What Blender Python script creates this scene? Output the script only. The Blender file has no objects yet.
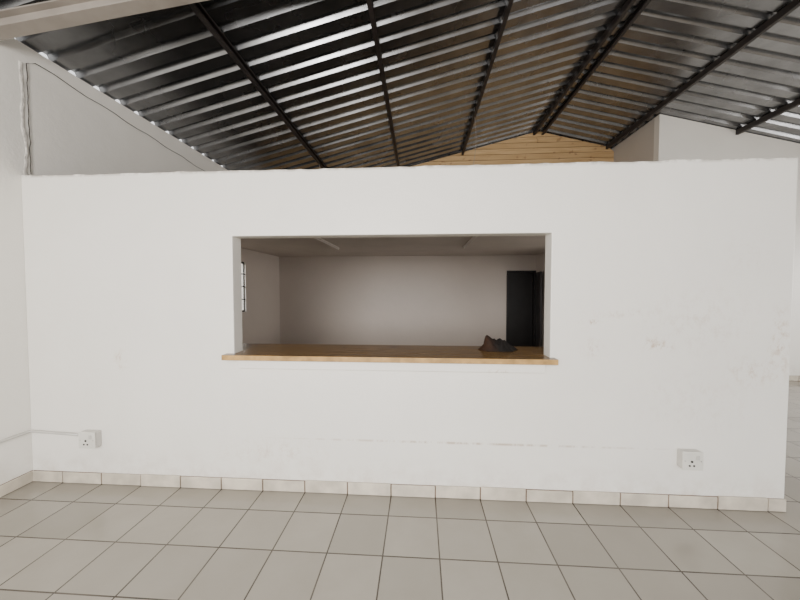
import bpy, bmesh, math, random
from mathutils import Vector, noise
random.seed(4)
C = bpy.context.scene.collection
H = 1.52
SL = 0.25
RX = 2.43
RZ = H + 3.282
def roof(x):
    return RZ - SL*abs(x-RX)

# ---------------------------------------------------------------- materials
def new_mat(name):
    m = bpy.data.materials.new(name); m.use_nodes = True
    nt = m.node_tree; b = nt.nodes['Principled BSDF']
    return m, nt, b
def N(nt, t, **k):
    n = nt.nodes.new(t)
    for a, v in k.items(): setattr(n, a, v)
    return n
def mathn(nt, op, a, b=None, clamp=False):
    n = N(nt, 'ShaderNodeMath', operation=op); n.use_clamp = clamp
    for i, v in enumerate((a, b)):
        if v is None: continue
        if isinstance(v, (int, float)): n.inputs[i].default_value = v
        else: nt.links.new(v, n.inputs[i])
    return n.outputs[0]
def mixc(nt, fac, a, b, mode='MIX'):
    n = N(nt, 'ShaderNodeMix', data_type='RGBA', blend_type=mode)
    for i, v in ((0, fac), (6, a), (7, b)):
        if isinstance(v, (int, float)): n.inputs[i].default_value = v
        elif isinstance(v, tuple): n.inputs[i].default_value = (*v, 1)
        else: nt.links.new(v, n.inputs[i])
    return n.outputs[2]
def objco(nt):
    return N(nt, 'ShaderNodeTexCoord').outputs['Object']
def noisen(nt, co, scale, detail=3, rough=.5, stretch=None):
    if stretch:
        mp = N(nt, 'ShaderNodeMapping'); nt.links.new(co, mp.inputs[0]); mp.inputs['Scale'].default_value = stretch
        co = mp.outputs[0]
    n = N(nt, 'ShaderNodeTexNoise'); nt.links.new(co, n.inputs['Vector'])
    n.inputs['Scale'].default_value = scale; n.inputs['Detail'].default_value = detail
    n.inputs['Roughness'].default_value = rough
    return n.outputs['Fac']
def rng(nt, v, a, b, c=0., d=1.):
    n = N(nt, 'ShaderNodeMapRange'); nt.links.new(v, n.inputs[0])
    for i, x in enumerate((a, b, c, d)): n.inputs[i+1].default_value = x
    return n.outputs[0]
def bump(nt, b, h, s=.3, dist=.01):
    n = N(nt, 'ShaderNodeBump'); n.inputs['Strength'].default_value = s; n.inputs['Distance'].default_value = dist
    nt.links.new(h, n.inputs['Height']); nt.links.new(n.outputs[0], b.inputs['Normal'])
def simple(name, col, rough=.5, metal=0, var=.12, scale=8, bmp=0, spec=.5):
    m, nt, b = new_mat(name); co = objco(nt)
    f = noisen(nt, co, scale, 4)
    c = mixc(nt, rng(nt, f, .35, .65), tuple(x*(1-var) for x in col), tuple(min(1, x*(1+var)) for x in col))
    nt.links.new(c, b.inputs['Base Color'])
    b.inputs['Roughness'].default_value = rough; b.inputs['Metallic'].default_value = metal
    b.inputs['Specular IOR Level'].default_value = spec
    if bmp: bump(nt, b, noisen(nt, co, scale*6, 3), bmp)
    return m
def spot(nt, co, c, r, inner=.1):
    s = N(nt, 'ShaderNodeVectorMath', operation='SUBTRACT'); nt.links.new(co, s.inputs[0]); s.inputs[1].default_value = c
    q = N(nt, 'ShaderNodeVectorMath', operation='MULTIPLY'); nt.links.new(s.outputs[0], q.inputs[0]); q.inputs[1].default_value = [1/x for x in r]
    l = N(nt, 'ShaderNodeVectorMath', operation='LENGTH'); nt.links.new(q.outputs[0], l.inputs[0])
    return rng(nt, l.outputs['Value'], inner, 1.0, 1.0, 0.0)

def wall_paint(name, col, dirty=False):
    m, nt, b = new_mat(name); co = objco(nt)
    f = noisen(nt, co, 1.3, 5, .6)
    c = mixc(nt, rng(nt, f, .35, .7), tuple(x*.95 for x in col), col)
    sp = N(nt, 'ShaderNodeSeparateXYZ'); nt.links.new(co, sp.inputs[0])
    low = mathn(nt, 'MULTIPLY', rng(nt, sp.outputs[2], .09, .30, 1, 0), rng(nt, noisen(nt, co, 7, 5, .7), .42, .65))
    c = mixc(nt, mathn(nt, 'MULTIPLY', low, .30), c, (.46, .36, .27))
    if dirty:
        fine = rng(nt, noisen(nt, co, 18, 6, .8, (1, 1, .7)), .49, .62)
        tot = None
        for cc, rr, k in [((1.18, 0, 1.29), (.09, 1, .024), 1), ((1.20, 0, 1.10), (.11, 1, .10), .45), ((1.64, 0, 1.13), (.14, 1, .05), .9),
                          ((1.60, 0, 1.17), (.06, 1, .03), 1), ((2.42, 0, 1.15), (.09, 1, .34), .75), ((2.25, 0, .95), (.22, 1, .14), .5),
                          ((2.36, 0, 1.05), (.06, 1, .04), 1), ((-2.3, 0, 1.0), (.08, 1, .08), .5), ((-2.28, 0, .92), (.04, 1, .03), 1),
                          ((1.42, 0, 1.35), (.34, 1, .04), .45), ((.55, 0, .93), (.09, 1, .035), 1), ((1.9, 0, 1.3), (.50, 1, .30), .25),
                          ((-1.1, 0, .30), (.5, 1, .14), .32), ((1.9, 0, .75), (.5, 1, .3), .18), ((2.2, 0, 1.75), (.2, 1, .2), .15)]:
            v = mathn(nt, 'MULTIPLY', spot(nt, co, cc, rr), k)
            tot = v if tot is None else mathn(nt, 'MAXIMUM', tot, v)
        sm = mathn(nt, 'MULTIPLY', tot, fine)
        c = mixc(nt, mathn(nt, 'MULTIPLY', sm, .9), c, (.42, .25, .12))
        ln = mathn(nt, 'MULTIPLY', spot(nt, co, (.35, 0, .405), (1.6, 1, .012)), rng(nt, noisen(nt, co, 14, 4, .7, (1, 1, .3)), .42, .56))
        c = mixc(nt, mathn(nt, 'MULTIPLY', ln, .8), c, (.42, .30, .20))
        top = rng(nt, sp.outputs[2], 2.365, 2.392, 0, 1)
        c = mixc(nt, mathn(nt, 'MULTIPLY', top, rng(nt, noisen(nt, co, 12, 4), .38, .55)), c, (.36, .32, .28))
    nt.links.new(c, b.inputs['Base Color'])
    b.inputs['Roughness'].default_value = .45
    h = mathn(nt, 'ADD', noisen(nt, co, 3, 3), mathn(nt, 'MULTIPLY', noisen(nt, co, 60, 3), .15))
    bump(nt, b, h, .4, .02)
    return m
M_wall = wall_paint('white_painted_plaster', (.86, .83, .77), True)
M_wall2 = wall_paint('offwhite_plaster', (.83, .80, .74))
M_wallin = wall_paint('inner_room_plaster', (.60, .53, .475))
M_grey = wall_paint('grey_cement_plaster', (.58, .54, .49))
M_ceil = simple('ceiling_board', (.64, .58, .53), .8, var=.04, scale=2)
M_ceiltop = simple('dark_ceiling_top', (.12, .108, .098), .95, var=.3, scale=2)  # unseen dusty top, made dark so less light bounces up to the roof
M_rough = simple('broken_plaster', (.60, .57, .52), .9, var=.25, scale=25, bmp=.6)

T = .323; GX = .114; GY = -.215
def tile_mat():
    m, nt, b = new_mat('beige_floor_tiles'); co = objco(nt)
    mp = N(nt, 'ShaderNodeMapping'); nt.links.new(co, mp.inputs[0])
    mp.inputs['Location'].default_value = (-GX+T*40, -GY+T*40, 0)
    br = N(nt, 'ShaderNodeTexBrick', offset=0, squash=1); nt.links.new(mp.outputs[0], br.inputs['Vector'])
    br.inputs['Scale'].default_value = 1; br.inputs['Brick Width'].default_value = T; br.inputs['Row Height'].default_value = T
    br.inputs['Mortar Size'].default_value = .0042; br.inputs['Mortar Smooth'].default_value = .1; br.inputs['Bias'].default_value = 0
    br.inputs['Color1'].default_value = (.285, .262, .222, 1); br.inputs['Color2'].default_value = (.355, .328, .280, 1)
    br.inputs['Mortar'].default_value = (.035, .025, .018, 1)
    f = noisen(nt, co, 2.2, 5, .6)
    c = mixc(nt, rng(nt, f, .35, .7, 0, .40), br.outputs['Color'], (.24, .215, .175))
    nt.links.new(c, b.inputs['Base Color'])
    nt.links.new(rng(nt, f, .3, .7, .10, .24), b.inputs['Roughness'])
    inv = mathn(nt, 'SUBTRACT', 1, br.outputs['Fac'])
    bump(nt, b, inv, .6, .004)
    return m
M_floor = tile_mat()
M_skirt = simple('cream_skirting_tile', (.58, .52, .43), .25, var=.16, scale=7)
M_mortar = simple('brown_mortar', (.14, .09, .065), .9, var=.3, scale=20)

def roof_mat(name, col):
    m, nt, b = new_mat(name); co = objco(nt)
    f = noisen(nt, co, 3, 5, .6)
    c = mixc(nt, rng(nt, f, .35, .7), tuple(x*.7 for x in col), col)
    nt.links.new(c, b.inputs['Base Color'])
    b.inputs['Metallic'].default_value = .95
    nt.links.new(rng(nt, noisen(nt, co, 2.0, 3), .35, .65, .20, .30), b.inputs['Roughness'])
    bump(nt, b, noisen(nt, co, 2.0, 2), .07, .02)
    return m
M_roof = roof_mat('galvanised_roof_sheet', (.30, .305, .315))
M_steel = simple('dark_painted_steel', (.030, .024, .022), .55, .2, .3, 6)
M_rafter = simple('beige_painted_steel', (.31, .275, .24), .6, 0, .15, 3)

def plank_mat():
    m, nt, b = new_mat('varnished_pine_boards'); co = objco(nt)
    sp = N(nt, 'ShaderNodeSeparateXYZ'); nt.links.new(co, sp.inputs[0])
    row = mathn(nt, 'FLOOR', mathn(nt, 'DIVIDE', mathn(nt, 'SUBTRACT', sp.outputs[2], 2.3), .113))
    g = noisen(nt, co, 3, 5, .6, (.6, 1, 12))
    wn = N(nt, 'ShaderNodeTexWhiteNoise', noise_dimensions='1D'); nt.links.new(row, wn.inputs['W'])
    c = mixc(nt, rng(nt, g, .35, .65), (.52, .33, .15), (.70, .48, .25))
    c = mixc(nt, mathn(nt, 'MULTIPLY', wn.outputs[0], .4), c, (.44, .27, .12))
    k = noisen(nt, co, 9, 1, .3, (1, 1, 1.5))
    c = mixc(nt, rng(nt, k, .69, .74, 0, .5), c, (.25, .12, .05))
    seam = mathn(nt, 'FRACT', mathn(nt, 'DIVIDE', mathn(nt, 'SUBTRACT', sp.outputs[2], 2.3), .113))
    c = mixc(nt, rng(nt, seam, .90, .93), c, (.12, .06, .03))
    nt.links.new(c, b.inputs['Base Color']); b.inputs['Roughness'].default_value = .5
    return m
M_plank = plank_mat()
def counter_mat():
    m, nt, b = new_mat('varnished_counter_wood'); co = objco(nt)
    g = noisen(nt, co, 4, 5, .6, (.8, 14, 14))
    c = mixc(nt, rng(nt, g, .35, .65), (.145, .080, .030), (.24, .14, .054))
    tot = None
    for cc, r in [((-.62, .27, 1.038), .030), ((-.22, .33, 1.038), .038), ((-.95, .2, 1.038), .015), ((.33, .12, 1.038), .014)]:
        v = spot(nt, co, cc, (r, r, r), .3); tot = v if tot is None else mathn(nt, 'MAXIMUM', tot, v)
    c = mixc(nt, mathn(nt, 'MULTIPLY', tot, 2, True), c, (.02, .012, .008))
    nt.links.new(c, b.inputs['Base Color']); b.inputs['Roughness'].default_value = .26
    return m
M_counter = counter_mat()
M_cedge = simple('counter_edge_wood', (.42, .255, .095), .35, var=.25, scale=12)
M_white = simple('white_plastic', (.70, .68, .62), .35, var=.05)
M_plate = simple('grey_white_plastic', (.55, .53, .49), .3, var=.05)
M_dark = simple('dark_hole', (.02, .018, .016), .6, var=.1)
M_door = simple('dark_stained_door', (.035, .030, .029), .4, var=.25, scale=5)
M_doorf = simple('black_frame_and_dark_doorway', (.012, .010, .010), .5, var=.2, scale=5)  # door frame, and the sheet that paints the doorway dark
M_brass = simple('worn_chrome', (.5, .48, .45), .3, .9)
M_iron = simple('black_iron', (.02, .02, .02), .5)
M_leaf = simple('shrub_leaf', (.06, .085, .03), .6, var=.5, scale=3)
M_tube = simple('white_enamel', (.68, .63, .58), .4, var=.04)
def cloth_mat():
    m, nt, b = new_mat('dark_cloth'); co = objco(nt)
    sp = N(nt, 'ShaderNodeSeparateXYZ'); nt.links.new(co, sp.inputs[0])
    k = mathn(nt, 'ADD', sp.outputs[0], mathn(nt, 'MULTIPLY', noisen(nt, co, 9, 3), .2))
    c = mixc(nt, rng(nt, k, .60, .70), (.042, .020, .011), (.010, .008, .007))
    nt.links.new(c, b.inputs['Base Color']); b.inputs['Roughness'].default_value = .8
    b.inputs['Specular IOR Level'].default_value = .2
    bump(nt, b, noisen(nt, co, 120, 3), .4, .004)
    return m
M_cloth = cloth_mat()
M_ground = simple('dry_ground', (.30, .24, .17), .95, var=.2, scale=1)

# ---------------------------------------------------------------- mesh helpers
def mk(name, bm, mat, parent=None, **props):
    me = bpy.data.meshes.new(name)
    bmesh.ops.recalc_face_normals(bm, faces=bm.faces)
    bm.to_mesh(me); bm.free()
    o = bpy.data.objects.new(name, me); C.objects.link(o)
    for mm in (mat if isinstance(mat, list) else [mat]): me.materials.append(mm)
    if parent: o.parent = parent
    for k, v in props.items(): o[k] = v
    return o
def abox(bm, x0, x1, y0, y1, z0, z1, mi=0):
    vs = [bm.verts.new(p) for p in [(x0,y0,z0),(x1,y0,z0),(x1,y1,z0),(x0,y1,z0),(x0,y0,z1),(x1,y0,z1),(x1,y1,z1),(x0,y1,z1)]]
    for f in [(0,1,2,3),(4,5,6,7),(0,1,5,4),(1,2,6,5),(2,3,7,6),(3,0,4,7)]:
        bm.faces.new([vs[i] for i in f]).material_index = mi
    return vs
def bevel(o, w=.004, s=2):
    m = o.modifiers.new('bevel', 'BEVEL'); m.width = w; m.segments = s; m.limit_method = 'ANGLE'
    return o
def box(name, x0, x1, y0, y1, z0, z1, mat, parent=None, bw=0, **p):
    bm = bmesh.new(); abox(bm, x0, x1, y0, y1, z0, z1)
    o = mk(name, bm, mat, parent, **p)
    if bw: bevel(o, bw)
    return o
def cyl(name, c, axis, r, l, mat, parent=None, seg=20):
    bm = bmesh.new()
    bmesh.ops.create_cone(bm, cap_ends=True, segments=seg, radius1=r, radius2=r, depth=l)
    q = Vector(axis).to_track_quat('Z', 'Y')
    for v in bm.verts: v.co = q @ v.co + Vector(c)
    return mk(name, bm, mat, parent)
def tube(name, pts, r, mat, seg=10, **pr):
    bm = bmesh.new(); pts = [Vector(p) for p in pts]; rings = []
    for i, p in enumerate(pts):
        d = (pts[min(i+1, len(pts)-1)]-pts[max(i-1, 0)]).normalized()
        u = d.cross(Vector((.13, .21, .97)) if abs(d.z) < .8 else Vector((0, 1, .1))).normalized(); v = d.cross(u)
        rings.append([bm.verts.new(p+u*r*math.cos(2*math.pi*k/seg)+v*r*math.sin(2*math.pi*k/seg)) for k in range(seg)])
    for a, b_ in zip(rings, rings[1:]):
        for k in range(seg): bm.faces.new([a[k], a[(k+1) % seg], b_[(k+1) % seg], b_[k]])
    bm.faces.new(rings[0]); bm.faces.new(rings[-1])
    for f in bm.faces: f.smooth = len(f.verts) == 4
    return mk(name, bm, mat, None, **pr)
def wall(name, axis, p0, p1, us, zs, hole, mat, topf=None, jit=0, **pr):
    bm = bmesh.new(); V = {}
    nz = len(zs)-1
    def P(i, j, k):
        if (i, j, k) not in V:
            u, z = us[i], zs[j]
            if j == nz:
                if topf: z = topf(u)
                if jit: z += jit*(noise.noise(Vector((u*3.1, 0, 3)))+.6*noise.noise(Vector((u*11, 5, 0))))
            t = (p0, p1)[k]
            V[i, j, k] = bm.verts.new((u, t, z) if axis == 'x' else (t, u, z))
        return V[i, j, k]
    nu = len(us)-1
    def solid(i, j):
        return 0 <= i < nu and 0 <= j < nz and not hole((us[i]+us[i+1])/2, (zs[j]+zs[j+1])/2)
    for i in range(nu):
        for j in range(nz):
            if not solid(i, j): continue
            for k in (0, 1): bm.faces.new([P(i,j,k),P(i+1,j,k),P(i+1,j+1,k),P(i,j+1,k)])
            if not solid(i-1, j): bm.faces.new([P(i,j,0),P(i,j+1,0),P(i,j+1,1),P(i,j,1)])
            if not solid(i+1, j): bm.faces.new([P(i+1,j,0),P(i+1,j+1,0),P(i+1,j+1,1),P(i+1,j,1)])
            if not solid(i, j-1): bm.faces.new([P(i,j,0),P(i+1,j,0),P(i+1,j,1),P(i,j,1)])
            if not solid(i, j+1): bm.faces.new([P(i,j+1,0),P(i+1,j+1,0),P(i+1,j+1,1),P(i,j+1,1)])
    return mk(name, bm, mat, None, kind='structure', **pr)
def lin(a, b, n): return [a+(b-a)*i/n for i in range(n+1)]
nohole = lambda u, z: False

# ---------------------------------------------------------------- shell
XL, XR = -3.06, 2.49
YF, YB = -4.6, 4.62
XE = 8.0
XP = 3.95
YW = 3.35
HX0, HX1, HZ0, HZ1 = -1.389, .914, 1.0, 1.91
box('floor', -3.3, XE+.15, YF, YB+.15, -.12, 0, M_floor, kind='structure')
us = lin(XL, HX0, 30) + lin(HX0, HX1, 40)[1:] + lin(HX1, XR, 30)[1:]
wall('wall_partition', 'x', 0, .12, us, [0, HZ0, HZ1, 2.2, 2.39],
     lambda u, z: HX0 < u < HX1 and HZ0 < z < HZ1, M_wall, jit=.011)
bevel(bpy.data.objects['wall_partition'], .006, 2)
WY0, WY1, WZ0, WZ1 = 1.95, 3.15, 1.12, 1.99
wall('wall_left', 'y', XL-.15, XL, [YF, -2, 0, WY0, WY1, YB], [0, WZ0, WZ1, roof(XL)-.018],
     lambda u, z: WY0 < u < WY1 and WZ0 < z < WZ1, M_wall2)
DX0, DX1, DZ = 1.80, 2.385, 1.90
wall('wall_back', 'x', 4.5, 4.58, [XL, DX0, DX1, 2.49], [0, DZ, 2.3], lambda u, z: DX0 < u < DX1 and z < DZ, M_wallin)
wall('wall_inner_right', 'y', 2.39, 2.49, [.12, 1.0, 3.2, 4.5], [0, 1.0, 2.05, 2.3], lambda u, z: 1 < u < 3.2 and 1 < z < 2.05, M_wallin)  # unseen opening added to let the passage fill lamp in
bm = bmesh.new(); abox(bm, XL, 2.39, .12, 4.5, 2.22, 2.26)
o = mk('ceiling', bm, [M_ceil, M_ceiltop], kind='structure')
for p in o.data.polygons:
    if p.center.z > 2.255: p.material_index = 1
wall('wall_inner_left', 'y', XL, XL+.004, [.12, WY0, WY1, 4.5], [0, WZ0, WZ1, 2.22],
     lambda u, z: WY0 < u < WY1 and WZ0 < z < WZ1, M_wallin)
wall('wall_gable', 'x', YB, YB+.12, [XL, RX, XP], [0, 2.3], nohole, M_grey)
bm = bmesh.new()
z = 2.3
while z < RZ:
    zt = z+.105
    def ext(zz): return RX-(RZ-.02-zz)/SL, RX+(RZ-.02-zz)/SL
    a0, b0 = ext(z); a1, b1 = ext(min(zt, RZ-.025))
    a0, a1 = max(a0, XL), max(a1, XL); b0, b1 = min(b0, XP), min(b1, XP)
    zt2 = min(zt, RZ-.025)
    if zt2 > z:
        pts = []
        for yy in (YB-.018, YB+.1):
            pts.append([bm.verts.new(p) for p in [(a0, yy, z), (b0, yy, z), (b1, yy, zt2), (a1, yy, zt2)]])
        bm.faces.new(pts[0]); bm.faces.new(pts[1])
        for i in range(4): bm.faces.new([pts[0][i], pts[0][(i+1) % 4], pts[1][(i+1) % 4], pts[1][i]])
    z += .113
mk('wall_gable_cladding', bm, M_plank, kind='structure')
wall('wall_gable_backing', 'x', YB+.1, YB+.12, [XL, RX, XP], [2.3, 3.4], nohole, M_dark, topf=lambda u: roof(u)-.02)
wall('wall_passage_side', 'y', XP, XP+.12, [YW+.12, YB+.12], [0, 2, roof(XP)-.01], nohole, M_grey)
wall('wall_far', 'x', YW, YW+.12, lin(XP, XE, 6), [0, 2, 3], nohole, M_wall2, topf=lambda u: roof(u)-.01)
wall('wall_right', 'y', XE, XE+.15, [YF, -3, 2.5, YW+.12], [0, 1, 2.3, roof(XE)-.02], lambda u, z: -3 < u < 2.5 and 1 < z < 2.3, M_wall2)

# ---------------------------------------------------------------- roof sheeting
def sheet(name, xa, xb):
    bm = bmesh.new(); P = .215
    prof = []; y = YF-.3
    while y < YB+.35:
        prof += [(y, 0), (y+.120, 0), (y+.136, .042), (y+.192, .042)]
        y += P
    xs = lin(xa, xb, 6)
    rows = [[bm.verts.new((x, py, roof(x)+pz)) for py, pz in prof] for x in xs]
    for r0, r1 in zip(rows, rows[1:]):
        for i in range(len(prof)-1): bm.faces.new([r0[i], r0[i+1], r1[i+1], r1[i]])
    o = mk(name, bm, M_roof, kind='structure')
    m = o.modifiers.new('solid', 'SOLIDIFY'); m.thickness = .0012; m.offset = 1
    return o
sheet('ceiling_roof_left', XL-.040, RX)
sheet('ceiling_roof_right', RX, 8.4)
bm = bmesh.new()
r = [[bm.verts.new((RX+dx, y, roof(RX+dx)+.06)) for dx in (-.2, 0, .2)] for y in (YF-.3, YB+.3)]
for i in range(2): bm.faces.new([r[0][i], r[0][i+1], r[1][i+1], r[1][i]])
mk('trim_ridge_cap', bm, M_steel, kind='structure')

def purlin(x, w=.042, d=.078, flip=1):
    t = .004
    prof = [(0,0),(w,0),(w,-.018),(w-t,-.018),(w-t,-t),(t,-t),(t,-d+t),(w-t,-d+t),(w-t,-d+.018),(w,-d+.018),(w,-d),(0,-d)]
    bm = bmesh.new()
    ends = []
    for y in (YF-.2, YB-.03):
        ends.append([bm.verts.new((x+flip*(px-w/2), y, min(roof(x-w/2), roof(x+w/2))-.002+pz)) for px, pz in prof])
    n = len(prof)
    for i in range(n): bm.faces.new([ends[0][i], ends[0][(i+1) % n], ends[1][(i+1) % n], ends[1][i]])
    bm.faces.new(ends[0]); bm.faces.new(ends[1])
    lab = 'dark painted steel channel purlin under corrugated roof sheets'
    if abs(x-RX) < .3: lab = 'dark steel channel purlin, one of the pair at the ridge'
    mk('roof_purlin', bm, M_steel, label=lab, category='roof beam', group='steel purlins under the roof')
for x in (-1.74, -.445, .885, 3.80, 5.16, 6.3, 7.4): purlin(x)
purlin(RX-.085, flip=1); purlin(RX+.085, flip=-1)
def rafter(name, xa, xb, ya, yb, w=.10, top=.045, d=.105):
    t = .010
    prof = [(0,0),(w,0),(w,-t),(w/2+t/2,-t),(w/2+t/2,-d+t),(w,-d+t),(w,-d),(0,-d),(0,-d+t),(w/2-t/2,-d+t),(w/2-t/2,-t),(0,-t)]
    bm = bmesh.new()
    ends = [[bm.verts.new((x, y0+py, roof(x)-top+pz)) for py, pz in prof] for x, y0 in ((xa, ya), (xb, yb))]
    n = len(prof)
    for i in range(n): bm.faces.new([ends[0][i], ends[0][(i+1) % n], ends[1][(i+1) % n], ends[1][i]])
    bm.faces.new(ends[0]); bm.faces.new(ends[1])
    mk(name, bm, M_rafter, label='beige painted steel rafter sloping up from the side wall', category='roof beam')
rafter('roof_rafter', XL+.002, RX, -.24, .45)
rafter('roof_rafter.001', RX, XE, .45, -.24)

bm = bmesh.new()
n = 60; rows = []
for i in range(n+1):
    z = 2.38+(3.26-2.38)*i/n
    w = .014+.012*noise.noise(Vector((z*9, 0, 0)))
    c = .035+.035*noise.noise(Vector((z*3.3, 4, 0)))+.01*noise.noise(Vector((z*15, 4, 0)))
    d = .005+.004*noise.noise(Vector((z*14, 2, 0)))
    rows.append([bm.verts.new(p) for p in [(XL-.001, c-w, z), (XL+d, c-w*.6, z), (XL+d*1.3, c, z), (XL+d, c+w*.6, z), (XL-.001, c+w, z)]])
for a, b_ in zip(rows, rows[1:]):
    for i in range(4): bm.faces.new([a[i], a[i+1], b_[i+1], b_[i]])
mk('trim_broken_plaster', bm, M_rough, kind='structure')
cab = [(XL+.008, .06+.012*noise.noise(Vector((k*.7, 1, 1))), 2.42+k*.050) for k in range(18)]
cab += [(XL+.008, .12+.13*k, 3.31-.008*k+.008*math.sin(k*1.7)) for k in range(26)]
tube('loose_cable', cab, .0028, M_steel, label='thin dark cable running along and down the side wall', category='cable')

def baseboard(name, axis, a, b, face, sgn, phase, hgt=.090):
    bm = bmesh.new()
    k = math.floor((a-phase)/T)
    def add(u0, u1, d0, d1, z0, z1, mi):
        lo, hi = sorted((face+sgn*d0, face+sgn*d1))
        if axis == 'x': abox(bm, u0, u1, lo, hi, z0, z1, mi)
        else: abox(bm, lo, hi, u0, u1, z0, z1, mi)
    while phase+k*T < b:
        u0, u1 = max(a, phase+k*T+.004), min(b, phase+(k+1)*T-.004)
        if u1-u0 > .01: add(u0, u1, .004, .013+random.uniform(-.002, .003), .003, hgt+random.uniform(-.005, .004), 0)
        k += 1
    add(a, b, 0, .0065, 0, hgt-.002, 1)
    o = mk(name, bm, [M_skirt, M_mortar], kind='structure'); bevel(o, .002, 1)
baseboard('baseboard_front', 'x', XL+.014, XR, 0, -1, GX)
baseboard('baseboard_left', 'y', YF, -.001, XL, 1, GY)
baseboard('baseboard_far', 'x', XP, XE, YW, -1, GX)

# ---------------------------------------------------------------- counter
def empty(name, loc, **p):
    e = bpy.data.objects.new(name, None); e.location = loc; e.empty_display_size = .1; C.objects.link(e)
    for k, v in p.items(): e[k] = v
    return e
def child(o, e):
    o.parent = e
    o.location = (-e.location[0], -e.location[1], -e.location[2])
    return o
E = empty('serving_counter', (-.25, 0, 1.0), label='long varnished wooden counter board set in the wall hatch', category='counter')
bm = bmesh.new()
out = [(-1.445, -.07), (.945, -.07), (.945, -.001), (.912, -.001), (.912, .121), (1.16, .121), (1.16, .43), (-1.66, .43), (-1.66, .121), (-1.387, .121), (-1.387, -.001), (-1.445, -.001)]
lo = [bm.verts.new((x, y, 1.000)) for x, y in out]; hi = [bm.verts.new((x, y, 1.038)) for x, y in out]
bm.faces.new(lo); bm.faces.new(hi)
n = len(out)
for i in range(n): bm.faces.new([lo[i], lo[(i+1) % n], hi[(i+1) % n], hi[i]]).material_index = 1
child(bevel(mk('worktop', bm, [M_counter, M_cedge]), .003, 2), E)
child(box('support_rail', -1.34, .87, -.038, -.0005, .934, .999, M_wall, bw=.004, label='white painted rail'), E)

# ---------------------------------------------------------------- sockets
def socket(x, z, label):
    e = empty('wall_socket', (x, 0, z), label=label, category='socket')
    w, h, d = .064, .060, .048
    p = [box('back_box', x-w, x+w, -d, -.0005, z-h, z+h, M_plate, bw=.006),
         box('face_plate', x-w-.003, x+w+.003, -d-.009, -d-.002, z-h-.003, z+h+.003, M_white, bw=.003),
         box('rocker_switch', x+.020, x+.040, -d-.014, -d-.008, z+.010, z+.040, M_plate, bw=.002)]
    for dx, dz, r in ((-.022, -.032, .0065), (.006, -.032, .0065), (-.008, -.004, .008)):
        p.append(cyl('pin_hole', (x+dx, -d-.0095, z+dz), (0, 1, 0), r, .003, M_dark))
    for dx in (-.052, .052):
        p.append(cyl('screw', (x+dx, -d-.0095, z), (0, 1, 0), .004, .002, M_brass))
    for o in p: child(o, e)
socket(-2.530, .368, 'white surface-mounted wall socket with cable conduit')
socket(1.845, .356, 'white surface-mounted wall socket with switch')
tube('cable_conduit', [(-2.597, -.012, .386), (-2.85, -.012, .398), (-3.03, -.012, .405), (-3.045, -.018, .406), (-3.048, -.04, .407), (-3.048, -1.6, .42), (-3.048, -3.6, .42)], .011, M_plate,
     label='thin white plastic conduit running along the wall to a socket', category='conduit')

# ---------------------------------------------------------------- cloth on the counter
bm = bmesh.new()
NX, NY = 80, 46
g = {}
cx, cy, L, W = .61, .255, .15, .085
for i in range(NX+1):
    for j in range(NY+1):
        u = -1+2*i/NX; v = -1+2*j/NY
        du = u*math.sqrt(1-v*v/2); dv = v*math.sqrt(1-u*u/2)
        r = math.hypot(du, dv); a = math.atan2(dv, du)
        rr = 1+.14*noise.noise(Vector((math.cos(a)*1.6, math.sin(a)*1.6, 2)))+.06*math.sin(5*a+1)
        x = cx+du*L*rr; y = cy+dv*W*rr
        edge = max(0, 1-r**3.5)
        def gb(ax, ay, sx, sy): return math.exp(-((x-cx-ax)/sx)**2-((y-cy-ay)/sy)**2)
        h = .026+.090*gb(-.072, 0, .036, .05)+.050*gb(-.005, .01, .050, .055)+.036*gb(.055, -.01, .04, .05)+.012*gb(.10, .01, .03, .04)
        f = .028*(abs(noise.noise(Vector((x*22+y*14, y*12, 1))))-.1)+.014*noise.noise(Vector((x*48, y*34, 7)))
        g[i, j] = bm.verts.new((x-.25*max(0, h-.05)*edge, y, 1.0395+edge*max(.008, h+f)))
for i in range(NX):
    for j in range(NY): bm.faces.new([g[i, j], g[i+1, j], g[i+1, j+1], g[i, j+1]])
ring = [g[i, 0] for i in range(NX)]+[g[NX, j] for j in range(NY)]+[g[i, NY] for i in range(NX, 0, -1)]+[g[0, j] for j in range(NY, 0, -1)]
bm.faces.new(ring)
for f in bm.faces: f.smooth = True
mk('crumpled_cloth', bm, M_cloth, label='crumpled black and brown cloth lying on the wooden counter', category='cloth')

# ---------------------------------------------------------------- inner room
for x in (-1.38, .72):
    e = empty('fluorescent_light', (x, 2.45, 2.22), label='unlit white fluorescent batten fitting on the ceiling', category='ceiling light', group='batten lights on the inner ceiling')
    child(box('light_body', x-.016, x+.016, 1.83, 3.07, 2.204, 2.22, M_tube, bw=.004), e)
    child(cyl('light_tube', (x, 2.45, 2.191), (0, 1, 0), .008, 1.18, M_tube), e)
    for yy in (1.85, 3.05): child(box('tube_holder', x-.011, x+.011, yy-.012, yy+.012, 2.181, 2.205, M_tube, bw=.003), e)
bm = bmesh.new()
abox(bm, DX0, DX0+.035, 4.47, 4.58, 0, DZ); abox(bm, DX1-.035, DX1, 4.47, 4.58, 0, DZ); abox(bm, DX0+.035, DX1-.035, 4.47, 4.58, DZ-.035, DZ)
frame = mk('door_1', bm, M_doorf, kind='structure')
box('doorway_dark_sheet', DX0+.035, DX1-.035, 4.575, 4.58, 0, DZ-.035, M_doorf, frame)  # black sheet standing in for the darkness beyond the open door
bm = bmesh.new()
lw = DX1-DX0-.085
abox(bm, -lw, 0, -.036, 0, .01, DZ-.045)
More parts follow.
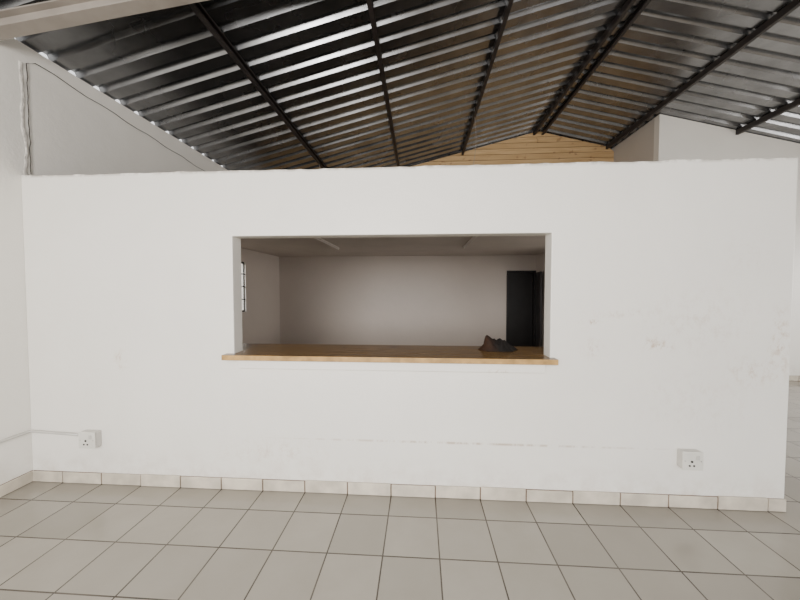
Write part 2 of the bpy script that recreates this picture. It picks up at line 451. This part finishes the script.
for za, zb in ((.15, .8), (.95, DZ-.16)):
    for s in ((-lw+.07, -lw+.085), (-.085, -.07)): abox(bm, s[0], s[1], -.044, -.036, za, zb)
    for s in ((za, za+.015), (zb-.015, zb)): abox(bm, -lw+.085, -.085, -.044, -.036, s[0], s[1])
leaf = mk('door_leaf', bm, M_door, frame); leaf.location = (DX1-.004, 4.468, 0); leaf.rotation_euler = (0, 0, math.radians(80))
cyl('door_handle', (-lw+.07, -.06, 1.0), (1, 0, 0), .009, .09, M_brass, leaf)
bm = bmesh.new()
xw = XL-.03
for a in ((WY0, WY0+.02, WZ0, WZ1), (WY1-.012, WY1, WZ0, WZ1), (WY0, WY1, WZ0, WZ0+.03), (WY0, WY1, WZ1-.03, WZ1), ((WY0+WY1)/2-.015, (WY0+WY1)/2+.015, WZ0, WZ1)):
    abox(bm, xw-.008, xw+.008, *a)
win = mk('window_1', bm, M_iron, kind='structure')
bm = bmesh.new()
y = WY0+.12
while y < WY1-.05:
    abox(bm, xw+.010, xw+.016, y-.004, y+.004, WZ0, WZ1); y += .13
for z in (WZ0+.22, WZ0+.44, WZ0+.66): abox(bm, xw+.009, xw+.019, WY0, WY1, z-.009, z+.009)
mk('burglar_bars', bm, M_iron, win)
bm = bmesh.new()
for i in range(7000):
    p = Vector((random.gauss(0, 1), random.gauss(0, 1), random.gauss(0, 1))).normalized()*random.uniform(.4, 1)
    c = Vector((-4.7+p.x*.9, 6.0+p.y*2.4, 1.2+p.z*1.25))
    if c.z < .05: continue
    a = Vector((random.uniform(-1, 1), random.uniform(-1, 1), random.uniform(-1, 1))).normalized()
    b_ = a.orthogonal().normalized()
    s = .085
    bm.faces.new([bm.verts.new(c+a*s), bm.verts.new(c+b_*s*.5), bm.verts.new(c-a*s), bm.verts.new(c-b_*s*.5)])
for i in range(14):
    c = Vector((-4.7, 6.0, -.12)); t = Vector((-4.7+random.uniform(-.5, .5), 6.0+random.uniform(-1.3, 1.3), random.uniform(1, 1.8)))
    d = .015
    bm.faces.new([bm.verts.new(c+Vector((0, -d, 0))), bm.verts.new(c+Vector((0, d, 0))), bm.verts.new(t)])
mk('shrub', bm, M_leaf, label='leafy green shrub growing outside the barred window', category='shrub')
box('floor_outside', -14, 18, -16, 14, -.3, -.125, M_ground, kind='structure')

for x, z0, yy in ((-1.74, 1.0, 3.2), (.885, 1.2, 3.1)):
    zt = roof(x)-.080
    tube('hanging_wire', [(x+.03*math.sin(k*.65), yy+.01*k, zt-z0*k/8) for k in range(9)], .003, M_rafter, seg=6,
         label='thin loose wire hanging from a roof purlin', category='wire', group='loose wires under the roof')

# ---------------------------------------------------------------- light
w = bpy.data.worlds.new('sky'); bpy.context.scene.world = w; w.use_nodes = True
bg = w.node_tree.nodes['Background']; bg.inputs[0].default_value = (.98, .985, 1.0, 1); bg.inputs[1].default_value = 1.75
def area(name, loc, target, sx, sy, e, col=(1, 1, 1)):
    l = bpy.data.lights.new(name, 'AREA'); l.shape = 'RECTANGLE'; l.size = sx; l.size_y = sy; l.energy = e; l.color = col
    o = bpy.data.objects.new(name, l); C.objects.link(o); o.location = loc
    o.rotation_euler = (Vector(target)-Vector(loc)).to_track_quat('-Z', 'Y').to_euler()
area('daylight_front', (-.9, -4.7, 2.1), (-.2, 0, 1.7), 1.8, 1.5, 300, (1, .97, .93))
area('daylight_window', (-4.3, 2.2, 2.3), (-2.0, 3.0, 1.4), 1.2, 1.2, 50, (1, .97, .93))
area('fill_passage', (3.3, 2.1, 1.7), (-3.0, 3.0, 1.9), 2.0, 1.0, 17, (1, .94, .86))  # added fill lamp in the unseen passage, brightens the inner room
area('fill_side', (8.6, 0, 1.9), (-3.0, 1.5, 3.0), 4.0, 1.3, 230, (1, .975, .94))  # added fill lamp, out of view, lifts the upper left wall

cam = bpy.data.cameras.new('camera'); cam.sensor_width = 36; cam.lens = 14.4; cam.clip_start = .05
co = bpy.data.objects.new('camera', cam); C.objects.link(co)
co.location = (0, -2.30, H); co.rotation_euler = (math.radians(90-1.97), 0, math.radians(3.58))
bpy.context.scene.camera = co
